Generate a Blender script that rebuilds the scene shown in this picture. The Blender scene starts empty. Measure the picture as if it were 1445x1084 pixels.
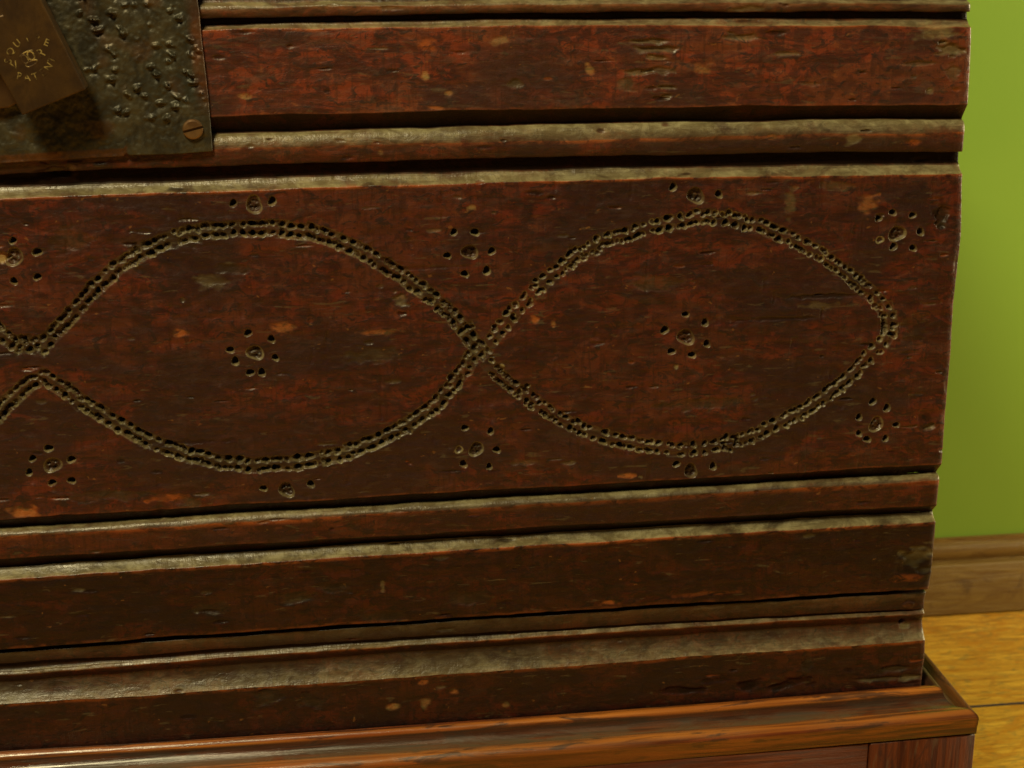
import bpy, math, random
import numpy as np
from mathutils import Vector

random.seed(7)
RNG = np.random.default_rng(11)
scene = bpy.context.scene
COL = scene.collection

# ------------------------------------------------------------------ camera
PW, PH, FPX = 1445.0, 1084.0, 2350.0
YAW, PITCH = math.radians(8.1), math.radians(17.44)
FWD = np.array([math.sin(YAW) * math.cos(PITCH), math.cos(YAW) * math.cos(PITCH), -math.sin(PITCH)])
RGT = np.array([math.cos(YAW), -math.sin(YAW), 0.0])
UPV = np.cross(RGT, FWD)
CAM = np.array([0.0, 0.0, 0.429]) - 0.904 * FWD

cam_d = bpy.data.cameras.new('camera')
cam_d.sensor_width = 36.0
cam_d.lens = 36.0 * FPX / PW
cam_d.clip_start = 0.02
cam_d.clip_end = 60.0
cam_d.dof.use_dof = True
cam_d.dof.focus_distance = 0.90
cam_d.dof.aperture_fstop = 18.0
cam = bpy.data.objects.new('camera', cam_d)
COL.objects.link(cam)
cam.location = Vector(CAM)
cam.rotation_euler = Vector(FWD).to_track_quat('-Z', 'Y').to_euler()
scene.camera = cam

# ------------------------------------------------------------------ light
world = bpy.data.worlds.new('World')
scene.world = world
world.use_nodes = True
bg = world.node_tree.nodes['Background']
bg.inputs['Color'].default_value = (1.0, 0.84, 0.50, 1)
bg.inputs['Strength'].default_value = 0.05

def area_lamp(name, loc, target, size, power, color):
    d = bpy.data.lights.new(name, 'AREA')
    d.shape = 'DISK'
    d.size = size
    d.energy = power
    d.color = color
    o = bpy.data.objects.new(name, d)
    COL.objects.link(o)
    o.location = loc
    o.rotation_euler = (Vector(target) - Vector(loc)).to_track_quat('-Z', 'Y').to_euler()
    return o

area_lamp('ceiling_lamp', (-0.66, -1.05, 2.05), (0.0, 0.0, 0.4), 0.42, 44.0, (1.0, 0.855, 0.48))

area_lamp('wall_floor_fill', (2.35, 0.03, 0.74), (0.65, 1.35, 0.2), 0.5, 70.0, (1.0, 0.855, 0.48))  # added fill with no visible source; brightens the wall and floor

scene.view_settings.view_transform = 'Standard'
scene.view_settings.look = 'None'
scene.view_settings.exposure = 0.0
scene.view_settings.gamma = 1.0

# ------------------------------------------------------------------ helpers
def ray(px, py):
    px = np.asarray(px, float); py = np.asarray(py, float)
    return (FWD * FPX + RGT * (px[..., None] - PW / 2) - UPV * (py[..., None] - PH / 2))

def on_y(px, py, y):
    """where the line of sight through a photo point meets the upright plane at depth y"""
    d = ray(px, py)
    t = (np.asarray(y, float) - CAM[1]) / d[..., 1]
    return CAM + d * t[..., None]

def on_z(px, py, z):
    d = ray(px, py)
    t = (np.asarray(z, float) - CAM[2]) / d[..., 2]
    return CAM + d * t[..., None]

def xz(px, py, y=0.0):
    p = on_y(np.float64(px), np.float64(py), np.float64(y))
    return float(p[0]), float(p[2])

MM = 0.001
PXM = float(on_y(np.float64(723), np.float64(542), np.float64(0))[0] - on_y(np.float64(722), np.float64(542), np.float64(0))[0])

def gnoise(shape, sr, sc):
    """smooth noise of unit spread; sr, sc = smoothing in rows and columns"""
    a = RNG.standard_normal(shape)
    fr = np.fft.fftfreq(shape[0])[:, None]
    fc = np.fft.rfftfreq(shape[1])[None, :]
    k = np.exp(-2 * (math.pi ** 2) * ((fr * sr) ** 2 + (fc * sc) ** 2))
    o = np.fft.irfft2(np.fft.rfft2(a) * k, s=shape)
    return (o - o.mean()) / (o.std() + 1e-9)

def n1(n, s):
    a = RNG.standard_normal(n + 8 * int(s) + 8)
    k = np.exp(-0.5 * (np.arange(-3 * s, 3 * s + 1) / s) ** 2)
    o = np.convolve(a, k / k.sum(), 'same')[4 * int(s):4 * int(s) + n]
    return (o - o.mean()) / (o.std() + 1e-9)

def smooth(t):
    t = np.clip(t, 0, 1)
    return t * t * (3 - 2 * t)

def link(name, me, mat, parent=None):
    o = bpy.data.objects.new(name, me)
    COL.objects.link(o)
    if mat is not None:
        me.materials.append(mat)
    if parent is not None:
        o.parent = parent
    return o

def grid_mesh(name, X, Y, Z, mat, parent, attrs=None, origin=(0, 0, 0), flat=False):
    nr, nc = X.shape
    co = np.stack([X - origin[0], Y - origin[1], Z - origin[2]], -1).reshape(-1, 3)
    idx = np.arange(nr * nc).reshape(nr, nc)
    q = np.stack([idx[:-1, :-1], idx[1:, :-1], idx[1:, 1:], idx[:-1, 1:]], -1).reshape(-1, 4)
    me = bpy.data.meshes.new(name)
    me.vertices.add(len(co)); me.vertices.foreach_set('co', co.astype(np.float32).ravel())
    me.loops.add(q.size); me.loops.foreach_set('vertex_index', q.astype(np.int32).ravel())
    me.polygons.add(len(q))
    me.polygons.foreach_set('loop_start', (np.arange(len(q)) * 4).astype(np.int32))
    me.polygons.foreach_set('loop_total', np.full(len(q), 4, np.int32))
    me.update(calc_edges=True)
    if not flat:
        me.polygons.foreach_set('use_smooth', np.ones(len(q), bool))
    for k, v in (attrs or {}).items():
        a = me.attributes.new(k, 'FLOAT', 'POINT')
        a.data.foreach_set('value', np.ascontiguousarray(v, np.float32).ravel())
    return link(name, me, mat, parent)

def poly_mesh(name, verts, faces, mat, parent=None, smooth_shade=False, bevel=0.0, segs=2, origin=(0, 0, 0)):
    me = bpy.data.meshes.new(name)
    me.from_pydata([(v[0] - origin[0], v[1] - origin[1], v[2] - origin[2]) for v in verts], [], faces)
    me.update()
    import bmesh
    bm = bmesh.new(); bm.from_mesh(me)
    bmesh.ops.recalc_face_normals(bm, faces=bm.faces)
    if bevel > 0:
        bmesh.ops.bevel(bm, geom=list(bm.edges), offset=bevel, segments=segs, affect='EDGES', profile=0.5, clamp_overlap=True)
    bm.to_mesh(me); bm.free()
    if smooth_shade:
        for p in me.polygons:
            p.use_smooth = True
    return link(name, me, mat, parent)

BOX_F = [(0, 1, 2, 3), (4, 7, 6, 5), (0, 4, 5, 1), (1, 5, 6, 2), (2, 6, 7, 3), (3, 7, 4, 0)]
def box(name, x0, x1, y0, y1, z0, z1, mat, parent=None, bevel=0.0, origin=(0, 0, 0), segs=2):
    v = [(x0, y0, z0), (x1, y0, z0), (x1, y1, z0), (x0, y1, z0), (x0, y0, z1), (x1, y0, z1), (x1, y1, z1), (x0, y1, z1)]
    return poly_mesh(name, v, BOX_F, mat, parent, bevel > 0, bevel, segs, origin)

def prism(name, front, back, mat, parent=None, bevel=0.0, segs=2, origin=(0, 0, 0)):
    n = len(front)
    v = list(map(tuple, front)) + list(map(tuple, back))
    f = [tuple(range(n)), tuple(range(2 * n - 1, n - 1, -1))]
    for i in range(n):
        j = (i + 1) % n
        f.append((i, i + n, j + n, j))
    return poly_mesh(name, v, f, mat, parent, False, bevel, segs, origin)

def empty(name, loc, label, cat):
    o = bpy.data.objects.new(name, None)
    COL.objects.link(o)
    o.location = loc
    o.empty_display_size = 0.05
    o['label'] = label
    o['category'] = cat
    return o

# ------------------------------------------------------------------ materials
class NT:
    def __init__(s, name):
        s.m = bpy.data.materials.new(name); s.m.use_nodes = True
        s.t = s.m.node_tree; s.n = s.t.nodes; s.b = s.n['Principled BSDF']
    def node(s, t, **kw):
        n = s.n.new(t)
        for k, v in kw.items():
            setattr(n, k, v)
        return n
    def put(s, sock, v):
        if isinstance(v, bpy.types.NodeSocket):
            s.t.links.new(v, sock)
        elif isinstance(v, (tuple, list)) and len(v) == 3 and len(sock.default_value) == 4:
            sock.default_value = (*v, 1)
        else:
            sock.default_value = v
    def coord(s, scale, rot=(0, 0, 0), loc=(0, 0, 0)):
        tc = s.node('ShaderNodeTexCoord'); mp = s.node('ShaderNodeMapping')
        mp.inputs['Scale'].default_value = scale
        mp.inputs['Rotation'].default_value = rot
        mp.inputs['Location'].default_value = loc
        s.t.links.new(tc.outputs['Object'], mp.inputs['Vector'])
        return mp.outputs['Vector']
    def noise(s, scale, detail=4, rough=0.55, dist=0.0, loc=(0, 0, 0), rot=(0, 0, 0)):
        n = s.node('ShaderNodeTexNoise')
        n.inputs['Scale'].default_value = 1.0
        n.inputs['Detail'].default_value = detail
        n.inputs['Roughness'].default_value = rough
        n.inputs['Distortion'].default_value = dist
        s.t.links.new(s.coord(scale, rot, loc), n.inputs['Vector'])
        return n.outputs['Fac']
    def voro(s, scale, loc=(0, 0, 0), feature='F1'):
        n = s.node('ShaderNodeTexVoronoi'); n.feature = feature
        n.inputs['Scale'].default_value = 1.0
        s.t.links.new(s.coord(scale, (0, 0, 0), loc), n.inputs['Vector'])
        return n.outputs['Distance']
    def ramp(s, fac, lo, hi):
        n = s.node('ShaderNodeMapRange'); n.clamp = True
        n.interpolation_type = 'SMOOTHSTEP'
        n.inputs['From Min'].default_value = lo; n.inputs['From Max'].default_value = hi
        s.put(n.inputs['Value'], fac)
        return n.outputs['Result']
    def mix(s, fac, a, b, mode='MIX'):
        n = s.node('ShaderNodeMix', data_type='RGBA', blend_type=mode)
        s.put(n.inputs['Factor'], fac); s.put(n.inputs['A'], a) if False else None
        s.put(n.inputs[6], a); s.put(n.inputs[7], b)
        return n.outputs[2]
    def math(s, op, a, b=0.0):
        n = s.node('ShaderNodeMath', operation=op)
        s.put(n.inputs[0], a); s.put(n.inputs[1], b)
        return n.outputs[0]
    def attr(s, name):
        n = s.node('ShaderNodeAttribute'); n.attribute_name = name
        return n.outputs['Fac']
    def bump(s, h, strength, dist=0.001, normal=None):
        n = s.node('ShaderNodeBump')
        n.inputs['Strength'].default_value = strength
        n.inputs['Distance'].default_value = dist
        s.put(n.inputs['Height'], h)
        if normal is not None:
            s.t.links.new(normal, n.inputs['Normal'])
        return n.outputs['Normal']
    def done(s, color, rough, normal=None, metal=0.0, spec=0.5, coat=0.0):
        s.put(s.b.inputs['Base Color'], color)
        s.put(s.b.inputs['Roughness'], rough)
        s.put(s.b.inputs['Metallic'], metal)
        s.put(s.b.inputs['Specular IOR Level'], spec)
        s.put(s.b.inputs['Coat Weight'], coat)
        s.b.inputs['Coat Roughness'].default_value = 0.25
        if normal is not None:
            s.t.links.new(normal, s.b.inputs['Normal'])
        return s.m

def old_oak(name, off=0.0, tone=1.0, gloss=0.42, spec=0.42, warm=1.0):
    """very dark red-brown waxed oak, grain along x"""
    s = NT(name)
    L = (off, off * 1.7, off * 0.6)
    def c(r, g, b):
        return (r * tone, g * tone * warm, b * tone * 1.45)
    grain = s.noise((34, 60, 260), 4, 0.58, 1.0, L)
    fine = s.noise((110, 200, 900), 3, 0.65, 0.5, L)
    patch = s.noise((42, 40, 85), 5, 0.66, 1.0, L)
    patch2 = s.noise((95, 80, 190), 4, 0.65, 0.7, (off + 3, 1, 2))
    blot = s.noise((120, 100, 230), 4, 0.68, 1.0, (off + 7, 4, 1))
    vert = s.noise((520, 60, 45), 3, 0.6, 0.5, (off + 5, 2, 9))
    big = s.noise((9, 10, 17), 4, 0.55, 0.8, (off + 1, 5, 3))
    big2 = s.noise((13, 10, 25), 4, 0.6, 1.2, (off + 21, 5, 8))
    blocky = s.noise((150, 60, 120), 3, 0.6, 0.4, (off + 51, 3, 5))
    col = s.mix(s.ramp(grain, 0.34, 0.66), c(0.030, 0.0070, 0.0036), c(0.072, 0.0142, 0.0056))
    col = s.mix(s.math('MULTIPLY', s.ramp(patch, 0.49, 0.60), 0.85), col, c(0.128, 0.0205, 0.0060))
    col = s.mix(s.math('MULTIPLY', s.ramp(big2, 0.50, 0.62), 0.75), col, c(0.096, 0.0225, 0.0070))
    col = s.mix(s.math('MULTIPLY', s.ramp(patch2, 0.56, 0.70), 0.55), col, c(0.150, 0.036, 0.0070))
    col = s.mix(s.math('MULTIPLY', s.ramp(big, 0.48, 0.60), 0.85), col, c(0.026, 0.0092, 0.0060))
    col = s.mix(s.math('MULTIPLY', s.ramp(blocky, 0.53, 0.62), 0.62), col, c(0.030, 0.0085, 0.0045))
    col = s.mix(s.math('MULTIPLY', s.ramp(blot, 0.53, 0.63), 0.85), col, c(0.019, 0.0085, 0.0052))
    olive = s.ramp(s.noise((60, 60, 200), 4, 0.6, 0.8, (off + 31, 3, 5)), 0.55, 0.66)
    col = s.mix(s.math('MULTIPLY', olive, 0.42), col, c(0.058, 0.0290, 0.0150))
    flake = s.ramp(s.noise((75, 60, 420), 3, 0.5, 0.5, (off + 11, 3, 5)), 0.64, 0.73)
    col = s.mix(s.math('MULTIPLY', flake, 0.38), col, (0.105, 0.084, 0.042))
    col = s.mix(s.math('MULTIPLY', s.ramp(vert, 0.52, 0.68), 0.50), col, c(0.030, 0.0095, 0.004))
    speck = s.ramp(s.noise((190, 120, 260), 2, 0.5, 0.2, (off + 17, 8, 5)), 0.71, 0.76)
    col = s.mix(s.math('MULTIPLY', speck, 0.35), col, (0.26, 0.110, 0.026))
    col = s.mix(s.math('MULTIPLY', s.ramp(fine, 0.52, 0.72), 0.38), col, c(0.024, 0.0080, 0.0040))
    col = s.mix(s.math('MULTIPLY', s.ramp(fine, 0.44, 0.26), 0.20), col, c(0.130, 0.0420, 0.0120))
    rag = s.ramp(patch2, 0.36, 0.60)
    w = s.math('MULTIPLY', s.attr('wear'), rag)
    col = s.mix(w, col, (0.29, 0.066, 0.010))
    y = s.math('MULTIPLY', s.attr('pale'), s.math('ADD', s.math('MULTIPLY', s.ramp(blot, 0.36, 0.58), 0.7), 0.12))
    col = s.mix(y, col, (0.42, 0.34, 0.125))
    d = s.math('MULTIPLY', s.attr('dust_highlight'), s.math('ADD', s.math('MULTIPLY', s.ramp(patch, 0.30, 0.56), 0.66), 0.34))
    dustc = s.mix(s.ramp(patch2, 0.38, 0.68), (0.150, 0.122, 0.058), (0.275, 0.243, 0.125))
    dustc = s.mix(s.math('MULTIPLY', s.ramp(blot, 0.54, 0.70), 0.60), dustc, (0.11, 0.076, 0.032))
    streak = s.ramp(s.noise((26, 60, 900), 4, 0.65, 0.3, (off + 41, 3, 5)), 0.50, 0.66)
    dustc = s.mix(s.math('MULTIPLY', streak, 0.55), dustc, (0.105, 0.080, 0.036))
    col = s.mix(d, col, dustc)
    col = s.mix(s.attr('grime_shade'), col, (0.0085, 0.0060, 0.0034))  # near-black: real grime, and recess shade put into the colour
    ro = s.math('ADD', s.math('MULTIPLY', s.ramp(patch2, 0.3, 0.7), 0.20), gloss - .11)
    ro = s.math('ADD', ro, s.math('MULTIPLY', s.attr('dust_highlight'), -0.04))
    h = s.math('ADD', s.math('MULTIPLY', grain, 0.35), s.math('MULTIPLY', fine, 0.16))
    h = s.math('ADD', h, s.math('MULTIPLY', vert, 0.25))
    h = s.math('ADD', h, s.math('MULTIPLY', blot, 0.8))
    h = s.math('ADD', h, s.math('MULTIPLY', blocky, 0.9))
    return s.done(col, ro, s.bump(h, 0.55, 0.0009), spec=s.math('MULTIPLY', s.math('SUBTRACT', 1.0, s.attr('grime_shade')), spec))

def varnished(name, axis='x', off=0.0, dark=0.0, coat=0.5, rough=0.17):
    s = NT(name)
    def sc(a, b, c):
        return (a, b, c) if axis == 'x' else ((b, a, c) if axis == 'y' else (b, c, a))
    grain = s.noise(sc(12, 260, 420), 5, 0.65, 0.6, (off, 0, 0))
    fine = s.noise(sc(50, 900, 1200), 3, 0.6, 0.0, (off, 0, 0))
    patch = s.noise(sc(22, 90, 170), 5, 0.66, 0.9, (off + 2, 3, 1))
    big = s.noise(sc(9, 18, 30), 3, 0.55, 0.5, (off + 9, 3, 1))
    col = s.mix(s.ramp(grain, 0.36, 0.64), (0.046, 0.0105, 0.0040), (0.205, 0.046, 0.0085))
    col = s.mix(s.math('MULTIPLY', s.ramp(big, 0.48, 0.64), 0.7), col, (0.095, 0.0190, 0.0050))
    col = s.mix(s.math('MULTIPLY', s.attr('wear'), s.ramp(grain, 0.28, 0.52)), col, (0.38, 0.128, 0.019))
    col = s.mix(s.math('MULTIPLY', s.ramp(patch, 0.52, 0.62), 0.82), col, (0.034, 0.0125, 0.0058))
    col = s.mix(s.math('MULTIPLY', s.attr('dust_highlight'), s.ramp(patch, 0.30, 0.56)), col, (0.105, 0.080, 0.042))
    col = s.mix(s.attr('grime_shade'), col, (0.018, 0.0085, 0.0045))
    if dark:
        scuff = s.ramp(s.noise(sc(40, 300, 300), 4, 0.65, 0.6, (off + 19, 3, 1)), 0.56, 0.68)
        col = s.mix(dark, col, (0.045, 0.012, 0.005))
        col = s.mix(s.math('MULTIPLY', scuff, 0.45), col, (0.10, 0.058, 0.030))
    ro = s.math('ADD', s.math('MULTIPLY', s.ramp(patch, 0.3, 0.7), 0.22), rough)
    h = s.math('ADD', s.math('MULTIPLY', grain, 0.7), s.math('MULTIPLY', fine, 0.5))
    h = s.math('ADD', h, s.math('MULTIPLY', patch, 0.5))
    return s.done(col, ro, s.bump(h, 0.5, 0.0007), spec=0.5 if coat else 0.2, coat=coat)

def iron_mat():
    s = NT('old_iron')
    a = s.noise((90, 90, 90), 5, 0.6, 0.6)
    b = s.noise((420, 420, 420), 4, 0.6)
    c = s.noise((22, 22, 30), 3, 0.5)
    col = s.mix(s.ramp(a, 0.35, 0.68), (0.022, 0.019, 0.011), (0.058, 0.048, 0.024))
    col = s.mix(s.math('MULTIPLY', s.ramp(c, 0.48, 0.7), 0.5), col, (0.030, 0.034, 0.024))
    col = s.mix(s.attr('rust'), col, s.mix(s.ramp(a, 0.4, 0.6), (0.055, 0.024, 0.012), (0.10, 0.036, 0.012)))
    ro = s.math('ADD', s.math('MULTIPLY', b, 0.3), 0.30)
    h = s.math('ADD', a, s.math('MULTIPLY', b, 0.7))
    return s.done(col, ro, s.bump(h, 0.5, 0.0009), metal=0.35, spec=0.5)

def brass_mat(name, tint=(0.080, 0.041, 0.011), tint2=(0.044, 0.023, 0.009)):
    s = NT(name)
    a = s.noise((60, 60, 60), 4, 0.6, 0.5)
    b = s.noise((700, 700, 260), 3, 0.6)
    col = s.mix(s.ramp(a, 0.34, 0.68), tint2, tint)
    ro = s.math('ADD', s.math('MULTIPLY', b, 0.18), 0.34)
    return s.done(col, ro, s.bump(s.math('ADD', a, b), 0.10, 0.0005), metal=0.55, spec=0.5)

def letter_mat():
    s = NT('rubbed_brass')
    a = s.noise((260, 260, 260), 3, 0.6, 0.4, (3, 1, 2))
    col = s.mix(s.ramp(a, 0.44, 0.60), (0.062, 0.034, 0.012), (0.34, 0.25, 0.080))
    return s.done(col, 0.35, None, metal=0.4, spec=0.5)

def wall_mat():
    s = NT('green_wall_paint')
    a = s.noise((6, 6, 6), 3, 0.5)
    b = s.noise((260, 260, 260), 3, 0.6)
    col = s.mix(s.ramp(a, 0.3, 0.7), (0.178, 0.322, 0.030), (0.192, 0.336, 0.033))
    return s.done(col, 0.55, s.bump(b, 0.10, 0.0006), spec=0.35)

def pine_mat(name, axis='x', off=0.0, dull=0.0):
    s = NT(name)
    grain = s.noise((9, 70, 90), 6, 0.68, 2.2, (off, off * 2, 0))
    fine = s.noise((40, 500, 700), 4, 0.65, 0.6, (off, 0, 0))
    blot = s.noise((22, 40, 26), 5, 0.66, 1.6, (off + 4, 2, 1))
    wear = s.noise((50, 95, 110), 5, 0.7, 1.6, (off + 9, 2, 1))
    if dull:
        col = s.mix(s.ramp(grain, 0.3, 0.7), (0.150, 0.080, 0.018), (0.235, 0.148, 0.037))
        col = s.mix(s.math('MULTIPLY', s.ramp(blot, 0.55, 0.68), 0.6), col, (0.075, 0.036, 0.012))
    else:
        col = s.mix(s.ramp(grain, 0.3, 0.7), (0.48, 0.205, 0.016), (0.80, 0.450, 0.055))
        col = s.mix(s.math('MULTIPLY', s.ramp(blot, 0.50, 0.62), 0.8), col, (0.56, 0.225, 0.015))
        col = s.mix(s.math('MULTIPLY', s.ramp(wear, 0.52, 0.64), 0.75), col, (0.36, 0.225, 0.048))
        col = s.mix(s.math('MULTIPLY', s.ramp(fine, 0.53, 0.66), 0.75), col, (0.20, 0.090, 0.014))
    h = s.math('ADD', grain, s.math('MULTIPLY', fine, 0.5))
    return s.done(col, 0.42, s.bump(h, 0.6, 0.0016), spec=0.4)

def plain(name, col, rough=0.7):
    s = NT(name)
    a = s.noise((40, 40, 40), 3, 0.5)
    return s.done(s.mix(a, col, tuple(c * 0.6 for c in col)), rough)

M_OAK = [old_oak('waxed_oak', 0.0, 0.80), old_oak('waxed_oak_rail', 3.1, 1.36, 0.42, 0.42, 1.16), old_oak('waxed_oak_moulding', 6.7, 1.05), old_oak('waxed_oak_lower', 9.3, 0.80), old_oak('dark_waxed_oak', 12.7, 0.36, 0.42, 0.34), old_oak('bottom_waxed_oak', 15.1, 0.42, 0.42, 0.34)]
M_VARN = varnished('varnished_moulding', 'x')
M_VARNY = varnished('varnished_return', 'y', 4.0, 0.35, 0.0, 0.45)
M_APRON = varnished('varnished_apron', 'x', 2.0, 0.62, 0.0, 0.35)
M_APRONV = varnished('varnished_block', 'z', 7.0, 0.62, 0.0, 0.35)
M_IRON = iron_mat()
M_BRASS = brass_mat('tarnished_brass')
M_HASP = brass_mat('rusty_hasp', (0.085, 0.042, 0.013), (0.055, 0.026, 0.010))
M_LETTER = letter_mat()
M_SCREW = brass_mat('screw_brass', (0.190, 0.105, 0.038), (0.085, 0.040, 0.016))
M_WALL = wall_mat()
M_SKIRT = pine_mat('skirting_wood', 'x', 2.0, 1.0)
M_FLOOR = [pine_mat('floor_pine', 'x', k * 3.7) for k in range(4)]
M_DARK = plain('dark_boards', (0.03, 0.012, 0.006))

# ------------------------------------------------------------------ the room
WALL_Y = float(on_z(np.float64(1320), np.float64(871), np.float64(0))[1]) + 0.012
wall = box('wall', -1.6, 2.2, WALL_Y, WALL_Y + 0.1, -0.03, 2.5, M_WALL)
wall['kind'] = 'structure'

def skirting():
    def h(py, out):
        return float(on_y(np.float64(1320), np.float64(py + 3.5), np.float64(WALL_Y - out))[2])
    rows = [(755.5, 0.0), (757.5, .0032), (758.2, .0040), (763.5, .0034), (764.5, .0036), (767, .0058), (772, .0078), (777, .0084), (782, .0076),
            (786, .0056), (788.5, .0042), (790, .0044), (794, .0098), (796, .0112), (799, .0120), (868, .0120)]
    prof = [(o, h(p, o)) for p, o in rows] + [(0.0, 0.002)]
    prof[15] = (.0120, 0.002)
    xs = np.linspace(-1.55, 2.15, 2)
    X = np.repeat(xs[None, :], len(prof), 0)
    Y = np.repeat(np.array([WALL_Y - p[0] for p in prof])[:, None], 2, 1)
    Z = np.repeat(np.array([p[1] for p in prof])[:, None], 2, 1)
    return grid_mesh('skirting_board', X, Y, Z, M_SKIRT, wall, flat=False)
sk = skirting()
sk.modifiers.new('split', 'EDGE_SPLIT').split_angle = math.radians(50)

floor = box('floor', -1.7, 2.3, -2.0, WALL_Y + 0.1, -0.08, -0.024, M_DARK)
floor['kind'] = 'structure'
joint = float(on_z(np.float64(1390), np.float64(996), np.float64(0))[1])
PLANK = 0.165
edges = [WALL_Y + 0.02, joint]
while edges[-1] > -1.9:
    edges.append(edges[-1] - PLANK)
for i in range(len(edges) - 1):
    y1, y0 = edges[i], edges[i + 1]
    for (xa, xb) in ((-1.65, 0.02 + 0.3 * ((i * 7) % 3 - 3)), (0.02 + 0.3 * ((i * 7) % 3 - 3), 2.25)):
        fb = box('floorboard', xa + .0008, xb - .0008, y0 + .0010, y1 - .0010, -0.024, 0.0, M_FLOOR[(i * 3 + (xa > -1)) % 4], floor, 0.0012, segs=1)
        fb.data.materials.append(M_DARK)
        for p in fb.data.polygons:
            p.material_index = 0 if p.normal.z > .9 else 1
            p.use_smooth = False

# ------------------------------------------------------------------ the chest
XL = xz(-25, 500)[0]                       # a little beyond the left side of the photograph
XC = xz(60, 500)[0]                        # middle of the chest front
END = [(1371, -40), (1371, 60), (1367, 140), (1361, 200), (1358, 260), (1357, 330), (1346, 430), (1342, 500), (1334, 590), (1330, 650),
       (1325, 690), (1320, 750), (1315, 810), (1307, 850), (1306, 905), (1305, 930), (1302, 946), (1300, 975)]
_e = np.array([xz(*p) for p in END])
END_Z, END_X = _e[::-1, 1], _e[::-1, 0]
XE = float(END_X.mean())
XLEFT = 2 * XC - XE
ORG = (XC, 0.21, 0.0)

def xend(z):
    return np.interp(z, END_Z, END_X)

WOB_X = np.linspace(XLEFT - .05, XE + .05, 1400)
class Key:
    def wobble(s, x):
        return np.interp(x, WOB_X, s.w)
    def __init__(s, depth, *pts):
        s.w = 0.22 * MM * n1(1400, 14) + 0.11 * MM * n1(1400, 4)
        s.d = depth * MM
        w = np.array([xz(px, py, s.d) for px, py in pts])
        s.c = np.polyfit(w[:, 0], w[:, 1], 2 if len(pts) > 3 else 1)
    def z(s, x):
        return np.polyval(s.c, np.maximum(x, XL))
    def up(s, dz, depth):
        k = Key.__new__(Key); k.w = s.w; k.c = np.array(s.c); k.c[-1] += dz * MM; k.d = depth * MM
        return k

K0 = Key(4.5, (300, 6), (400, 3.5), (800, 1.2), (1200, 1), (1365, 1))
K0b = Key(0.8, (300, 15), (400, 11), (800, 7), (1200, 6.5), (1365, 6.5))
K1 = Key(2.0, (300, 28), (400, 23), (800, 17.5), (1200, 17), (1365, 16.5))
K2 = Key(4.0, (300, 37.5), (400, 35.5), (800, 29), (1100, 28.5), (1365, 31))
K3 = Key(0.0, (300, 43), (400, 42), (800, 37), (1100, 36), (1365, 39.5))
K4 = Key(0.0, (300, 166), (400, 162), (800, 153.5), (1045, 151), (1200, 149.5), (1360, 147))
K5 = Key(5.0, (300, 191), (400, 186), (800, 176), (1200, 170), (1355, 168.5))
K6 = Key(0.4, (300, 212), (400, 207.5), (800, 198), (1200, 191), (1355, 186))
K7 = Key(1.8, (300, 236), (400, 230), (800, 221), (1200, 216), (1355, 214))
K8 = Key(5.0, (0, 266), (400, 252), (800, 241), (1200, 235), (1355, 232))
K9 = Key(0.0, (0, 281.5), (400, 267), (800, 254.6), (1100, 250.5), (1200, 249), (1355, 246))
K10 = Key(0.0, (0, 732.5), (400, 711), (700, 690), (1100, 669), (1325, 657))
K11 = Key(5.0, (0, 745), (400, 720), (700, 703.5), (1045, 682.5), (1322, 667.5))
K12 = Key(0.2, (0, 760), (400, 734), (700, 716), (1100, 693), (1322, 679))
K13 = Key(0.6, (0, 788), (400, 768), (750, 743.6), (1100, 725.6), (1318, 714))
K14 = Key(5.5, (0, 800.6), (400, 777), (700, 755), (1045, 735.5), (1318, 723))
K15 = Key(0.0, (0, 818), (400, 792.5), (700, 774), (1045, 753.5), (1318, 737))
K16 = Key(0.0, (0, 917), (400, 889), (700, 868.4), (1100, 843.5), (1307, 833))
K17 = Key(2.0, (0, 922), (400, 894), (700, 872.5), (1100, 847.5), (1307, 837))
K18 = Key(2.6, (0, 937), (400, 911), (700, 893), (1100, 868), (1300, 859.5))
K19 = Key(3.2, (0, 946.5), (400, 919), (700, 897), (1100, 872), (1300, 862.5))
K20 = Key(2.0, (0, 953), (400, 925), (700, 902), (1100, 877.5), (1300, 867.5))
K21 = Key(5.5, (0, 962), (400, 935), (700, 911), (1100, 887), (1300, 876))
K22 = Key(0.0, (0, 994), (400, 968), (700, 947), (1045, 922.5), (1300, 905))
K23 = Key(0.0, (0, 1057), (400, 1034), (700, 1011), (1100, 982.5), (1300, 965))

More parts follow.
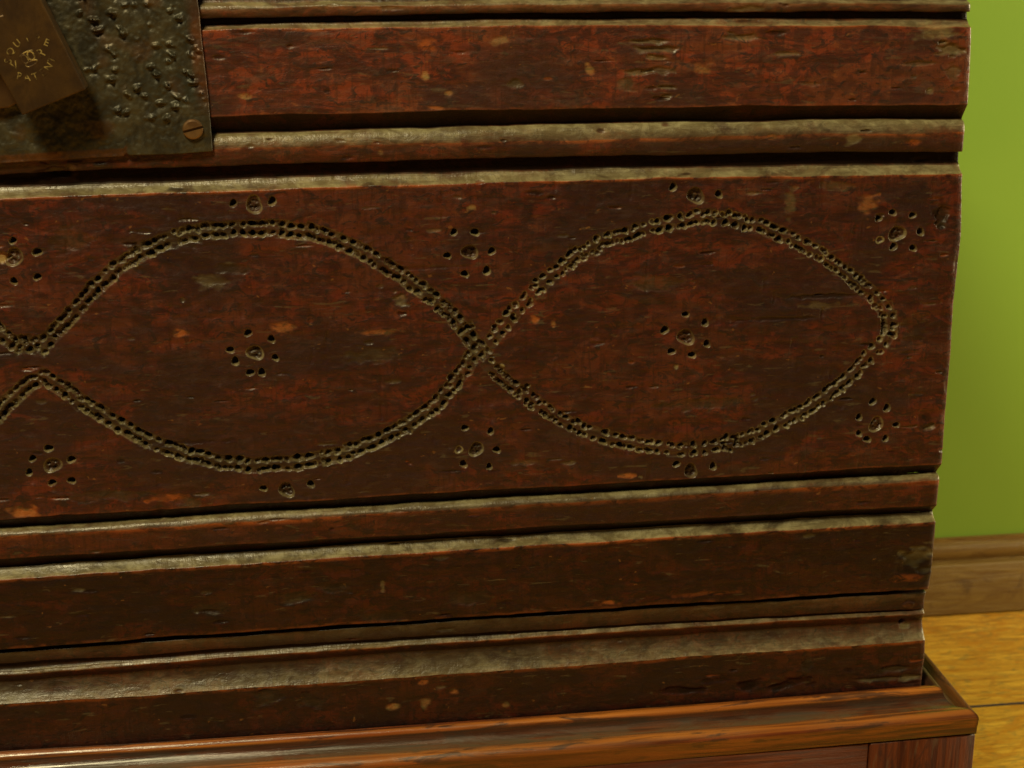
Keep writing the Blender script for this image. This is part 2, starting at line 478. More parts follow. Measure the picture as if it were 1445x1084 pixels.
# dents, nail holes, chips: px, py, half width, half height, depth mm, dust, grime, pale, wear
DENTS = [
    (917, 59, 30, 4.0, 1.1, .45, .0, 0, 0), (925, 69, 36, 4.0, 1.3, .4, .0, 0, 0), (926, 82, 18, 3.5, 1.0, .4, .0, .1, 0),
    (900, 103, 20, 4.0, 1.0, .5, .0, 0, 0), (930, 99, 18, 5.0, .9, .4, .2, 0, 0), (940, 123, 15, 3.2, 1.0, .4, 0, 0, 0),
    (940, 136, 10, 3.5, .9, .4, .1, 0, 0), (1050, 53, 24, 5.0, .9, .35, .1, 0, 0), (1108, 76, 22, 3.0, .7, .4, 0, 0, 0),
    (1343, 70, 20, 9.0, 1.6, .45, .1, .15, 0), (1322, 46, 34, 12.0, .5, .4, .0, .25, 0), (1345, 103, 10, 15., .8, .3, .2, 0, 0),
    (1312, 128, 8, 5, .8, .6, 0, 0, 0), (1300, 90, 30, 3, .6, .3, .1, 0, 0),
    (1206, 198, 14, 7, .5, .6, 0, .1, 0), (1290, 201, 10, 5, .4, .0, 0, 0, .8), (1090, 194, 8, 4, .3, 0, 0, .2, .8),
    (1055, 14, 25, 4, .8, .5, 0, 0, 0),
    (347, 137, 10, 5, .2, 0, 0, .35, .6), (600, 106, 5, 7, .2, 0, 0, .45, .5), (632, 132, 7, 4, .2, 0, 0, .35, .5),
    (615, 152, 12, 3, .2, 0, 0, .1, .8), (832, 98, 8, 6, .2, 0, 0, .3, .6), (990, 97, 13, 8, .2, 0, 0, .22, .7), (600, 63, 13, 9, .2, 0, 0, 0, .8),
    (706, 57, 14, 6, .2, .2, 0, .2, .3), (727, 117, 9, 7, .8, .3, .4, 0, 0), (885, 120, 12, 9, .5, .3, .3, 0, 0), (537, 216, 5, 5, .2, 0, 0, .3, .5),
    (665, 292, 5, 5, .2, 0, 0, .35, .5), (3, 364, 9, 8, 1.3, 0, 0, .6, .4), (885, 672, 11, 5, .3, 0, 0, .15, .9), (903, 673, 4, 2, .3, .7, 0, 0, 0),
    (565, 423, 11, 8, 1.0, .55, 0, 0, 0), (292, 396, 20, 9, .35, .5, .1, 0, 0), (300, 402, 22, 7, .2, .4, 0, 0, 0),
    (1116, 284, 9, 24, .35, .30, 0, .10, 0), (1225, 290, 14, 16, .3, .1, 0, .12, .5), (1180, 262, 22, 8, .25, .25, 0, .05, 0),
    (1330, 303, 10, 17, 1.4, .30, .62, 0, 0), (1329, 303, 14, 20, .5, .0, .55, 0, 0), (1312, 602, 9, 7, 1.9, .55, .3, 0, 0), (1308, 590, 12, 12, .4, .1, .6, 0, 0),
    (745, 653, 20, 5, .5, .4, 0, 0, 0), (268, 710, 12, 10, .5, .2, .3, 0, 0), (240, 702, 30, 6, .2, 0, 0, 0, .7), (35, 722, 22, 9, .3, 0, 0, .15, .9), 
    (954, 519, 4, 4, .6, .6, 0, .3, 0), (755, 452, 8, 5, .3, 0, 0, .1, .9), (781, 459, 4, 5, .3, 0, 0, .3, .8), (708, 517, 4, 4, -.5, .2, 0, .55, 0),
    (256, 470, 12, 6, .2, 0, 0, .1, .8), (400, 462, 22, 7, .2, 0, 0, .1, .7), (530, 470, 22, 5, .2, .0, 0, .1, .6), (330, 380, 24, 8, .5, .15, .35, 0, 0),
    (230, 345, 40, 10, .4, .2, .25, 0, 0), (100, 340, 30, 20, .5, .2, .3, 0, 0), (530, 500, 40, 12, .4, .3, .25, 0, 0), (930, 400, 40, 12, .4, .25, .2, 0, 0),
    (150, 700, 60, 8, .4, .15, .3, 0, 0), (1000, 570, 70, 9, .5, .25, .3, 0, 0), (1290, 470, 18, 30, .4, .12, .3, 0, 0), (1155, 432, 24, 6, .2, .2, 0, .10, 0),
    (1170, 418, 65, 3.5, .6, 0, .5, 0, 0), (1100, 450, 60, 3., .5, 0, .4, 0, 0), (250, 625, 70, 4, .4, 0, .4, 0, 0), (600, 378, 60, 3, .3, 0, .3, 0, 0),
    (1290, 786, 30, 13, 1.0, .55, .1, .12, 0), (1305, 806, 14, 5, .7, .3, .4, 0, 0), (1282, 815, 30, 8, .0, 0, 0, 0, .45), (1290, 800, 30, 18, .5, 0, .45, 0, 0),
    (1284.5, 855, 10, 6, -1.0, .2, .1, 0, .3), (1284.5, 855, 14, 9, .5, 0, .5, 0, 0), (1277, 881, 6.5, 5, 3.2, .1, .7, 0, 0), (1280, 888, 9, 5, .6, .7, 0, 0, 0),
    (1284, 955, 20, 6, 1.5, .65, 0, .05, 0), (1262, 944, 36, 7, 1.2, .25, .5, 0, 0), (1245, 958, 40, 4, 1.0, .4, .3, 0, 0),
    (80, 243, 28, 9, 2.4, .25, .2, 0, 0), (102, 240, 6, 12, -.6, .25, 0, 0, .3), (30, 250, 40, 5, .8, .2, .1, 0, 0),
    (555, 996, 10, 6, .3, 0, 0, .35, .5), (600, 992, 9, 7, .3, .1, 0, .22, .4), (596, 963, 9, 5, .3, 0, 0, .1, .8), (640, 975, 8, 6, .3, 0, 0, .15, .6),
    (714, 995, 7, 6, .2, 0, 0, .2, .3), (860, 850, 14, 4, .2, 0, 0, .05, .8), (1000, 838, 50, 4, .2, 0, 0, 0, .3), (540, 828, 3, 9, .3, .2, 0, .25, 0),
    (420, 845, 22, 10, .7, .15, .4, 0, 0), (470, 830, 22, 10, .8, .1, .5, 0, 0), (540, 870, 40, 10, .5, .1, .4, 0, 0), (660, 845, 30, 12, .6, .1, .4, 0, 0),
    (380, 985, 22, 18, .9, .1, .35, 0, 0), (440, 990, 20, 14, .7, .1, .35, 0, 0), (960, 975, 40, 6, .9, .0, .6, 0, 0), (1055, 968, 22, 9, 1.0, .0, .65, 0, 0), (1100, 970, 20, 7, .9, 0, .6, 0, 0),
    (1140, 935, 8, 22, .6, .1, .35, 0, 0), (1125, 962, 26, 8, .8, 0, .55, 0, 0), (1010, 960, 30, 5, .6, 0, .4, 0, 0), (305, 860, 30, 9, .5, .1, .4, 0, 0),
    (520, 262, 10, 3, .2, .2, .3, 0, 0), (752, 272, 16, 3.5, .4, 0, .6, 0, 0),
]
rr = random.Random(3)
for i in range(230):                        # small random nicks along the grain
    px, py = rr.uniform(-10, 1350), rr.uniform(0, 1040)
    dd = rr.uniform(.25, .8)
    k = rr.random()
    DENTS.append((px, py, rr.uniform(4, 16), rr.uniform(1.2, 3.2), dd, rr.uniform(.1, .35) if k < .35 else .0, .5 if k > .5 else .05, 0, .5 if .42 < k < .52 else 0))
_w = on_y(np.array([d[0] for d in DENTS], float), np.array([d[1] for d in DENTS], float), 0.0)
DENT_W = [(p[0], p[2]) + d[2:5] + (d[5] * (.5 if 255 < d[1] < 700 and d[2] * d[3] > 90 and d[4] < .6 else 1.0),) + d[6:] for p, d in zip(_w, DENTS)]

def make_strip(name, segs, mat, dense, carve=None, relief=0.16):
    """segs: (key a, key b, rows, depth curve, dust a, dust b, grime a, grime b, wear a, wear b)"""
    xs = np.concatenate([np.linspace(XLEFT, XL, 90, endpoint=False), np.linspace(XL, XE, int((XE - XL) / dense))])
    nc = len(xs)
    rows, D, DU, GR, WE = [], [], [], [], []
    cache = {}
    def zk(k):
        if id(k) not in cache:
            cache[id(k)] = k.z(xs) + k.wobble(xs)
        return cache[id(k)]
    for si, (a, b, n, curve, du0, du1, g0, g1, w0, w1) in enumerate(segs):
        za, zb = zk(a), zk(b)
        for i in range(n + (1 if si == len(segs) - 1 else 0)):
            t = i / n
            if curve == 'lin': g = t
            elif curve == 'rise': g = math.sqrt(max(0, 1 - (1 - t) ** 2))      # quick out of the recess, then upright
            elif curve == 'fall': g = 1 - math.sqrt(max(0, 1 - t * t))          # upright, then quick into the recess
            elif curve == 'cove': g = t ** 1.6
            elif curve == 'soft': g = t * t * (3 - 2 * t)
            rows.append(za + (zb - za) * t)
            D.append(a.d + (b.d - a.d) * g)
            DU.append(du0 + (du1 - du0) * t); GR.append(g0 + (g1 - g0) * t)
            WE.append(w0 * max(0, 1 - t * n / 4.0) + w1 * max(0, 1 - (1 - t) * n / 4.0))
    Z = np.array(rows)
    nr = len(rows)
    one = np.ones((1, nc))
    Y = np.array(D)[:, None] * one
    dust_highlight = np.array(DU)[:, None] * one; grime_shade = np.array(GR)[:, None] * one; wear = np.array(WE)[:, None] * one
    pale = np.zeros((nr, nc))
    X = np.repeat(xs[None, :], nr, 0)
    X = X + (xend(Z) - XE) * smooth((X - (XE - 0.05)) / 0.05)
    k = 0.0009 / dense
    Y = Y + relief * MM * (0.45 * gnoise((nr, nc), 1.6 * k + .5, 14 * k) + 0.40 * gnoise((nr, nc), 9 * k, 26 * k) + 0.22 * gnoise((nr, nc), 7 * k, 2.2 * k))
    e = xend(Z) - X                                            # a softly rounded right-hand arris
    Y = Y + 0.8 * MM * np.clip(1 - e / 0.0035, 0, 1) ** 2
    wear = wear * (0.55 + 0.45 * np.clip(gnoise((nr, nc), 3, 20 * k) + .4, 0, 1)) + 0.15 * np.clip(1 - e / 0.0012, 0, 1)
    zmin, zmax = Z.min(), Z.max()
    def window(x, z, rx, rz):
        c0, c1 = np.searchsorted(xs, (x - rx, x + rx))
        r = np.where((Z[:, min(max((c0 + c1) // 2, 0), nc - 1)] > z - rz - .002) & (Z[:, min(max((c0 + c1) // 2, 0), nc - 1)] < z + rz + .002))[0]
        if len(r) == 0 or c1 <= c0:
            return None
        return slice(r[0], r[-1] + 1), slice(c0, c1)
    if carve:
        carve(X, Y, Z, dust_highlight, grime_shade, wear, pale, window)
    for (x, z, rx, rz, dep, du, gr, pa, we) in DENT_W:
        rx, rz = rx * PXM, rz * PXM
        if z < zmin - .004 or z > zmax + .004: continue
        w = window(x, z, rx * 1.3, rz * 1.3)
        if w is None: continue
        xx, zz = (X[w] - x) / rx, (Z[w] - z) / rz
        q = np.sqrt(xx ** 2 + zz ** 2) * (1 + 0.20 * gnoise(xx.shape, 2, 3) if xx.size > 30 else 1)
        m = smooth((1.15 - q) / 0.7)
        Y[w] += dep * MM * m
        dust_highlight[w] = dust_highlight[w] * (1 - m * 0.6) + du * m
        grime_shade[w] = np.maximum(grime_shade[w], gr * m); pale[w] = np.maximum(pale[w], pa * m); wear[w] = np.maximum(wear[w], we * m)
    # close the right end (end grain) with one more column
    def add(A, v=None):
        return np.concatenate([A, A[:, -1:] if v is None else v], 1)
    Yb = np.full((nr, 1), 0.024)
    X, Y, Z = add(X), add(Y, Yb), add(Z)
    at = {'dust_highlight': add(np.clip(dust_highlight, 0, 1)), 'grime_shade': add(np.clip(grime_shade, 0, 1)), 'wear': add(np.clip(wear, 0, 1)), 'pale': add(pale)}
    return grid_mesh(name, X, Y, Z, mat, chest, at, ORG)

chest = empty('chest', ORG, 'old dark red-brown oak chest with punched ovals on its moulded front', 'chest')

# ---- the punched ornament (photo points, laid onto the front board)
ARCS = [
    [(62, 487), (76, 470), (91, 455), (116, 427), (149, 389), (182, 364), (221, 344), (266, 329), (304, 325), (360, 322), (419, 323), (455, 332), (494, 346), (522, 361), (555, 383), (585, 400), (613, 420), (641, 447), (667, 482), (678, 492)],
    [(692, 482), (711, 458), (736, 427), (764, 400), (791, 376), (830, 348), (866, 336), (894, 328), (935, 318), (977, 307), (1004, 306), (1052, 311), (1090, 327), (1139, 347), (1161, 361), (1189, 380), (1208, 397), (1228, 413), (1244, 430), (1256, 449), (1258, 466), (1246, 485), (1231, 497), (1214, 517), (1200, 533), (1175, 552), (1147, 572), (1120, 588), (1081, 607), (1056, 618), (1026, 627), (985, 635), (950, 635)],
    [(693, 516), (708, 533), (725, 547), (752, 566), (780, 585), (811, 602), (844, 616), (888, 627), (930, 631)],
    [(64, 533), (80, 543), (100, 556), (133, 580), (171, 602), (205, 619), (235, 633), (290, 651), (332, 657), (388, 658), (428, 651), (469, 646), (505, 636), (544, 616), (577, 599), (600, 583), (627, 563), (643, 541), (662, 508), (676, 494)],
    [(60, 535), (47, 538), (25, 552), (5, 576), (-15, 596), (-45, 616), (-90, 636), (-150, 653), (-230, 660)],
    [(50, 487), (28, 491), (2, 474), (-15, 455), (-40, 426), (-75, 390), (-110, 366), (-150, 346), (-200, 332), (-270, 325)],
]
SMALL = [(350, 470), (383, 479), (325, 494), (332, 510), (388.5, 505), (353, 526), (369.5, 526), (329, 287), (384, 284),
         (640.6, 328), (670.5, 328), (631.5, 361), (694, 354.6), (687, 382.3), (656, 387),
         (18, 340), (52, 356), (52.5, 391), (19.5, 397), (-18, 352), (-14, 386),
         (68.4, 633), (45.7, 647.5), (41, 667), (73.4, 681.6), (101, 678.5), (100.5, 648.7), (372, 689.6), (438.6, 683.5),
         (656, 604), (692.4, 608.8), (701, 635), (690.5, 658.6), (654, 655), (967.7, 444), (995, 455.4), (938, 466), (997.6, 485.3), (947.7, 496), (976.8, 501.4),
         (950, 264.4), (1014.5, 274.4), (1240, 308.7), (1260, 300), (1287.8, 304), (1299, 327.5), (1261, 348.3), (1288.6, 350.2),
         (1231.9, 567), (1251.8, 576), (1212.5, 589), (1265, 600), (1212.5, 612), (1224, 620), (1249.8, 619), (954.7, 655), (1006.4, 658.6)]
FAINT = [(647.6, 634.8), (1241.5, 338.6)]
BIG = [(360, 498), (358.5, 289), (663, 356), (20, 363), (74.2, 656.5), (404.5, 692), (672, 634), (968, 476), (982, 276.5), (1266, 330), (1236.5, 599), (975, 665)]

def carve_panel(X, Y, Z, dust_highlight, grime_shade, wear, pale, window):
    R = random.Random(5)
    def hole(px, py, r, dep, du, gr, flat=0.5, lipq=0.5):
        x, z = xz(px, py)
        r = r * PXM
        w = window(x, z, r * 1.9, r * 1.9)
        if w is None: return
        ang = R.uniform(0, math.pi)
        dx, dz = X[w] - x, Z[w] - z
        th = np.arctan2(dz, dx)
        q = np.hypot(dx, dz) / (r * (1 + 0.13 * np.cos(2 * (th - ang)) + 0.07 * np.cos(3 * th + ang)))
        m = smooth((1.0 - q) / (1 - flat))
        Y[w] = np.maximum(Y[w], Y[w] + dep * MM * m)
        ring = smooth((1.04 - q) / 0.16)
        pale[w] = np.maximum(pale[w], .60 * du * smooth((1.03 - q) / .12) * smooth((q - max(lipq, .6)) / .2))  # lit lip of the hole put into the colour as a pale rim
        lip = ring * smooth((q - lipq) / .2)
        dust_highlight[w] = np.maximum(dust_highlight[w] * (1 - .8 * m), du * lip); grime_shade[w] = np.maximum(grime_shade[w], gr * smooth((lipq + .25 - q) / .3))  # highlight painted on the lip, shade painted inside the hole
    T = np.zeros(Y.shape); G = np.zeros(Y.shape)
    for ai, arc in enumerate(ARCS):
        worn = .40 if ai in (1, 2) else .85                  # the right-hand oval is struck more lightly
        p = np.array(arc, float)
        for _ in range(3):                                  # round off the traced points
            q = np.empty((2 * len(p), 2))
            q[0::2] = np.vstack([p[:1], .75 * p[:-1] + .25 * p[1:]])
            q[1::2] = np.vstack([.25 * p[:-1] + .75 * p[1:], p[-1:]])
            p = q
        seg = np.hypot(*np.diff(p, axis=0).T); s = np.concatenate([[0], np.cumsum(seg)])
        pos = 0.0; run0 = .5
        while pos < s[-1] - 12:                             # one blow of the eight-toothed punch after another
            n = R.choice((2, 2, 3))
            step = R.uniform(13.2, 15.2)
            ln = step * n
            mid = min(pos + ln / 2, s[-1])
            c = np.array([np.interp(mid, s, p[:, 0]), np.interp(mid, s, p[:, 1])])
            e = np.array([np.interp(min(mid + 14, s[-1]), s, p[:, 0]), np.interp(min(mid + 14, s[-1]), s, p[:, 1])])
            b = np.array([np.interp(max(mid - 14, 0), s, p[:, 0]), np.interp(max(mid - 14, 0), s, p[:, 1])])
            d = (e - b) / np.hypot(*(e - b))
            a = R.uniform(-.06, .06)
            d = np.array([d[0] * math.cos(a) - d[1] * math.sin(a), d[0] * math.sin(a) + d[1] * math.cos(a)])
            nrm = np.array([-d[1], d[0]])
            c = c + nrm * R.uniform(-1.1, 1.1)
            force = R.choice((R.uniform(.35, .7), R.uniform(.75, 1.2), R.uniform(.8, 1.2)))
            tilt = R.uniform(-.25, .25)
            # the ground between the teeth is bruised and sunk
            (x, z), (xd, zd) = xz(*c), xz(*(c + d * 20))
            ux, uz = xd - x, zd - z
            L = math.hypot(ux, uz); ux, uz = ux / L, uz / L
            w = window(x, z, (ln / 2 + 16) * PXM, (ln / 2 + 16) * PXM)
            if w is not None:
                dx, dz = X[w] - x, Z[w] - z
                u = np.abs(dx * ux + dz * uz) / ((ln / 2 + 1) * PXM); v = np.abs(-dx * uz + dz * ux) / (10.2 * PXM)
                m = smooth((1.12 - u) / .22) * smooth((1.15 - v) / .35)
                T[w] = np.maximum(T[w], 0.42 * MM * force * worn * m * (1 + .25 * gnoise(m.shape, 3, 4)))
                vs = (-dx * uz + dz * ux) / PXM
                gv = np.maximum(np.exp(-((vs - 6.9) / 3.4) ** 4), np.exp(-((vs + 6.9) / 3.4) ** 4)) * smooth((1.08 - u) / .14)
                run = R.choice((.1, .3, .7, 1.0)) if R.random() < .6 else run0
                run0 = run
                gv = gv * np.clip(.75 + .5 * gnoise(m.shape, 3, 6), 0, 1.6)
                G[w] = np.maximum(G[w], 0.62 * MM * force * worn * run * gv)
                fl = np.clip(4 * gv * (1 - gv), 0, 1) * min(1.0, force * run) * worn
                dust_highlight[w] = np.maximum(dust_highlight[w], .40 * fl); pale[w] = np.maximum(pale[w], .28 * fl)  # groove edges painted pale for the light they catch
                dust_highlight[w] = np.maximum(dust_highlight[w], .14 * force * worn * m); grime_shade[w] = np.maximum(grime_shade[w], .42 * worn * m * (1 - .6 * (-dx * uz + dz * ux < -9 * PXM)))
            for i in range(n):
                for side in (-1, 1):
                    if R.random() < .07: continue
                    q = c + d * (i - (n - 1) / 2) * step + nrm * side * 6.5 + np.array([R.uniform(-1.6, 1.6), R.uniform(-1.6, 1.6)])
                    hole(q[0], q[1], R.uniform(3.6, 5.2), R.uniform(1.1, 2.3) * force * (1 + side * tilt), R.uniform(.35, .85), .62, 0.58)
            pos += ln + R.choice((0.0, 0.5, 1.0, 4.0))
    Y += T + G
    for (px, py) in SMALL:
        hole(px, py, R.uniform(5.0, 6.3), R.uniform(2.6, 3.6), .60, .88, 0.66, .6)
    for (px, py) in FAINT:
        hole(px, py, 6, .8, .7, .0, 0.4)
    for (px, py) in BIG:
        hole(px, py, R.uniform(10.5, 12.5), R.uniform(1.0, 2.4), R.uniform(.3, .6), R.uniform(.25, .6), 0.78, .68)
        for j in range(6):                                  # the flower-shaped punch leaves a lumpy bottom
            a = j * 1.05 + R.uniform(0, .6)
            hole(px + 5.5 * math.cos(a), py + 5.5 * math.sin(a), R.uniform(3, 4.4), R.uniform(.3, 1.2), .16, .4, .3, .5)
    Xr = gnoise(Y.shape, 5, 9)                              # tool chatter across the grain
    chat = np.clip(gnoise(Y.shape, 22, 2.4), 0.6, 3) - .6
    Y += 0.24 * MM * chat * np.clip(Xr, 0, 2)

IN = 6.5
# top rail and first bead (mostly above the picture)
KT = K0.up(60, 0.0); KTb = K0.up(9, 0.0); KTc = K0.up(8.8, IN); K0r = K0.up(3, IN)
K1r = K1.up(-.2, 5.5); K2r = K2.up(1.5, 5.5)
def seg(a, b, n, curve='lin', du=(0, 0), gr=(0, 0), we=(0, 0)):  # gr also paints shade into recesses and undersides
    return (a, b, n, curve, du[0], du[1], gr[0], gr[1], we[0], we[1])
make_strip('top_bead', [
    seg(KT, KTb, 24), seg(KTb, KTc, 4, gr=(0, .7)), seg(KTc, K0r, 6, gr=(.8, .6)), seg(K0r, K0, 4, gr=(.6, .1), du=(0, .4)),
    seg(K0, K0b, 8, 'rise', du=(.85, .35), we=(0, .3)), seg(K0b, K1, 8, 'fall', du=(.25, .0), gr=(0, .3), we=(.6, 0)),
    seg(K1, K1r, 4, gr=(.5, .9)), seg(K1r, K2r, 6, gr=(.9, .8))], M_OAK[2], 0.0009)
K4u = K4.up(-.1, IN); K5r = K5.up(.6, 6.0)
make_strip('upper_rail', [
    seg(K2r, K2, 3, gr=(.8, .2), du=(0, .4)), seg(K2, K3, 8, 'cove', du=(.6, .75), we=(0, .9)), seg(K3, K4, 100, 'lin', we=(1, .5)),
    seg(K4, K5r, 18, 'lin', gr=(.72, .95))], M_OAK[1], 0.0006)  # underside shade painted near black
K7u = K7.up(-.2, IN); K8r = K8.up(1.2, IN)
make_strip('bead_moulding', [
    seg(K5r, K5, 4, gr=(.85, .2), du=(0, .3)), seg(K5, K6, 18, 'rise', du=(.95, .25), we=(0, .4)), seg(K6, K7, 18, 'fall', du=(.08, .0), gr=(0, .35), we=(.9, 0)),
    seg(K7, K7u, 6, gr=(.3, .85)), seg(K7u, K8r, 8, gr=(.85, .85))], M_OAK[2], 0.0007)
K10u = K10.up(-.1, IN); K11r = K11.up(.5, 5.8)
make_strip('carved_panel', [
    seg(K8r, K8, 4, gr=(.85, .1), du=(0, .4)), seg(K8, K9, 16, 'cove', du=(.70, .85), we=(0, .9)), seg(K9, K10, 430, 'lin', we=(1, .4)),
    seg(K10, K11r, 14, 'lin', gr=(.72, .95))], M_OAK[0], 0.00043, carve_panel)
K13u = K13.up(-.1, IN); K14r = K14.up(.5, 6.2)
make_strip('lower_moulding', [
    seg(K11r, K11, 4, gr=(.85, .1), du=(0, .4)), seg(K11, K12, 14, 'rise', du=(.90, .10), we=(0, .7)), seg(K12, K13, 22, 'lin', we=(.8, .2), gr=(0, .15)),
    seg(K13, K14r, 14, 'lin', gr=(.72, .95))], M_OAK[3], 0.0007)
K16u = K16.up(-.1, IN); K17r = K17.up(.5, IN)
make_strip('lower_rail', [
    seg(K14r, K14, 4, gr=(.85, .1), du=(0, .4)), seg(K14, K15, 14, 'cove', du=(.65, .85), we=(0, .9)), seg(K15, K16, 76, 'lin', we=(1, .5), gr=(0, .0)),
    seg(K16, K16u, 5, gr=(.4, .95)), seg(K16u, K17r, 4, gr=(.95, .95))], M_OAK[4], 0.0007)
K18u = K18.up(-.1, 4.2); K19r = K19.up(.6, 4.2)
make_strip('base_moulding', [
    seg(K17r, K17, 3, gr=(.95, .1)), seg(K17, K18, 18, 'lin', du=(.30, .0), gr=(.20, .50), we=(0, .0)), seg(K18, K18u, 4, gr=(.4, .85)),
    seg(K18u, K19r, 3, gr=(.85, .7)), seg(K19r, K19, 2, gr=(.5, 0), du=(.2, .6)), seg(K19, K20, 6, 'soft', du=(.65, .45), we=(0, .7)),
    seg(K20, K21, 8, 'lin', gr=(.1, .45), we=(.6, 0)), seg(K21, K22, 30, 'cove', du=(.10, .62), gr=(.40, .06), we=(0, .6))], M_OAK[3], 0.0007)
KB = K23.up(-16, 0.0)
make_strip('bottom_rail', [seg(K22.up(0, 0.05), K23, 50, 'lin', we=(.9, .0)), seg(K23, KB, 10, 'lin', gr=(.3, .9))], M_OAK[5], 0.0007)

# carcass behind the front
CHD = 0.42
zt = float(KT.z(XC)); zb = float(KB.z(XC))
xr = float(END_X.min()) - 0.004
box('side_panel', xr - 0.02, xr, 0.0245, CHD, zb, zt, M_OAK[0], chest, 0.001, ORG)
box('side_panel', XLEFT + .006, XLEFT + 0.026, 0.0245, CHD, zb, zt, M_OAK[0], chest, 0.001, ORG)
box('back_panel', XLEFT + .028, xr - 0.022, CHD - 0.02, CHD, zb, zt, M_DARK, chest, 0, ORG)
box('bottom_board', XLEFT + .028, xr - 0.022, 0.026, CHD - 0.022, zb, zb + 0.015, M_DARK, chest, 0, ORG)
box('lid', XLEFT - .002, xr + .012, 0.0, CHD + 0.01, zt + 0.001, zt + 0.024, M_OAK[1], chest, 0.003, ORG)

# ---- iron lock plate
PB = [(-170, 241), (-60, 235), (0, 231), (100, 224.5), (174, 221), (178, 216), (182, 219), (240, 218), (299, 214)]
PR = [(262, -230), (276, -40), (278, 0), (281, 20), (284, 55), (288, 90), (293, 135), (297, 180), (299.5, 214)]
BUMPS = [(480, 90), (570, 60), (610, 150), (620, 175), (700, 200), (775, 120), (690, 20), (760, 25), (870, 45), (920, 90), (800, 230), (868, 215),
         (870, 280), (965, 195), (965, 280), (960, 375), (575, 280), (695, 300), (760, 345), (790, 370), (850, 430), (700, 450), (830, 455), (900, 490),
         (560, 400), (650, 490), (730, 500), (820, 530), (880, 545), (1020, 475), (845, 605), (600, 570), (640, 565), (760, 600), (1040, 500), (490, 150),
         (520, 160), (400, 70), (450, 360), (480, 350), (590, 360), (640, 20), (940, 510), (860, 300), (980, 420), (1000, 250), (560, 250)]
def lock_plate():
    nr, nc = 340, 400
    s = np.linspace(0, 1, nc)[None, :]; t = np.linspace(0, 1, nr)[:, None]
    py0 = -225 + 445 * t
    bx, by = np.array(PB).T; rx, ry = np.array(PR).T
    px = -172 + (np.interp(py0, ry, rx) + 172) * s
    py = -225 + (np.interp(px, bx, by) + 225) * t
    h = 0.10 * gnoise((nr, nc), 5, 5) + 0.10 * gnoise((nr, nc), 1.6, 1.6) + .12 * gnoise((nr, nc), 14, 14)
    gnoise_plate = gnoise((nr, nc), 2.4, 2.4)
    left = smooth((190 - px) / 120)
    h += left * (0.10 * gnoise((nr, nc), 2.5, 4) + .12 * gnoise((nr, nc), 6, 8))
    R = random.Random(9)
    bl = [(x / 3.6125, y / 3.6125) for x, y in BUMPS]
    for i in range(70):
        bl.append((R.uniform(-170, 300), R.uniform(-220, 0)))
    for (bx_, by_) in bl:
        for j in range(R.choice((1, 2, 2, 3))):
            x0, y0 = bx_ + R.uniform(-4, 4), by_ + R.uniform(-3, 3)
            ra, rb, a = R.uniform(3.0, 6.6), R.uniform(2.4, 4.4), R.uniform(-.7, .9)
            dx, dy = px - x0, py - y0
            u = (dx * math.cos(a) + dy * math.sin(a)) / ra; v = (-dx * math.sin(a) + dy * math.cos(a)) / rb
            h += R.uniform(.6, 1.5) * np.exp(-(np.abs(u) ** 2.6 + np.abs(v) ** 2.6 + .5 * u * v) ** 1.5) * (1 + .45 * gnoise_plate)
            h -= .35 * np.exp(-((dx / 5) ** 2 + ((dy - 6) / 4) ** 2))
    rust = smooth((px - (np.interp(py, ry, rx) - 22)) / 14) * (0.75 + .25 * gnoise((nr, nc), 5, 5)) * smooth((175 - py) / 60)
    rim = smooth((py - (np.interp(px, bx, by) - 13)) / 3) * smooth((182 - px) / 6)
    rust = np.maximum(rust, .9 * rim)
    rust = np.maximum(rust, .35 * np.clip(gnoise((nr, nc), 9, 9) - .8, 0, 1))
    h -= .55 * rim * smooth((py - (np.interp(px, bx, by) - 11)) / 8)
    hh = np.clip(1 - (np.interp(py, ry, rx) - px) / 3.0, 0, 1)
    h -= .5 * hh ** 2
    chip = np.exp(-(((px - 178) / 3.5) ** 2 + ((py - 218) / 4) ** 2))
    depth = -(2.4 + 0.9 * h) * MM
    P = on_y(px, py, np.full(px.shape, -2.4 * MM))
    X, Y, Z = P[..., 0], depth, P[..., 2]
    # turn the rim back towards the wood
    X = np.concatenate([X, X[:, -1:]], 1); Z = np.concatenate([Z, Z[:, -1:]], 1); Y = np.concatenate([Y, np.full((nr, 1), 1.2 * MM)], 1)
    X = np.concatenate([X, X[-1:]], 0); Z = np.concatenate([Z, Z[-1:]], 0); Y = np.concatenate([Y, np.full((1, nc + 1), 1.2 * MM)], 0)
    ru = np.concatenate([rust, rust[:, -1:]], 1); ru = np.concatenate([ru, ru[-1:]], 0)
    return grid_mesh('lock_plate', X, Y, Z, M_IRON, chest, {'rust': np.clip(ru, 0, 1)}, ORG)
plate = lock_plate()

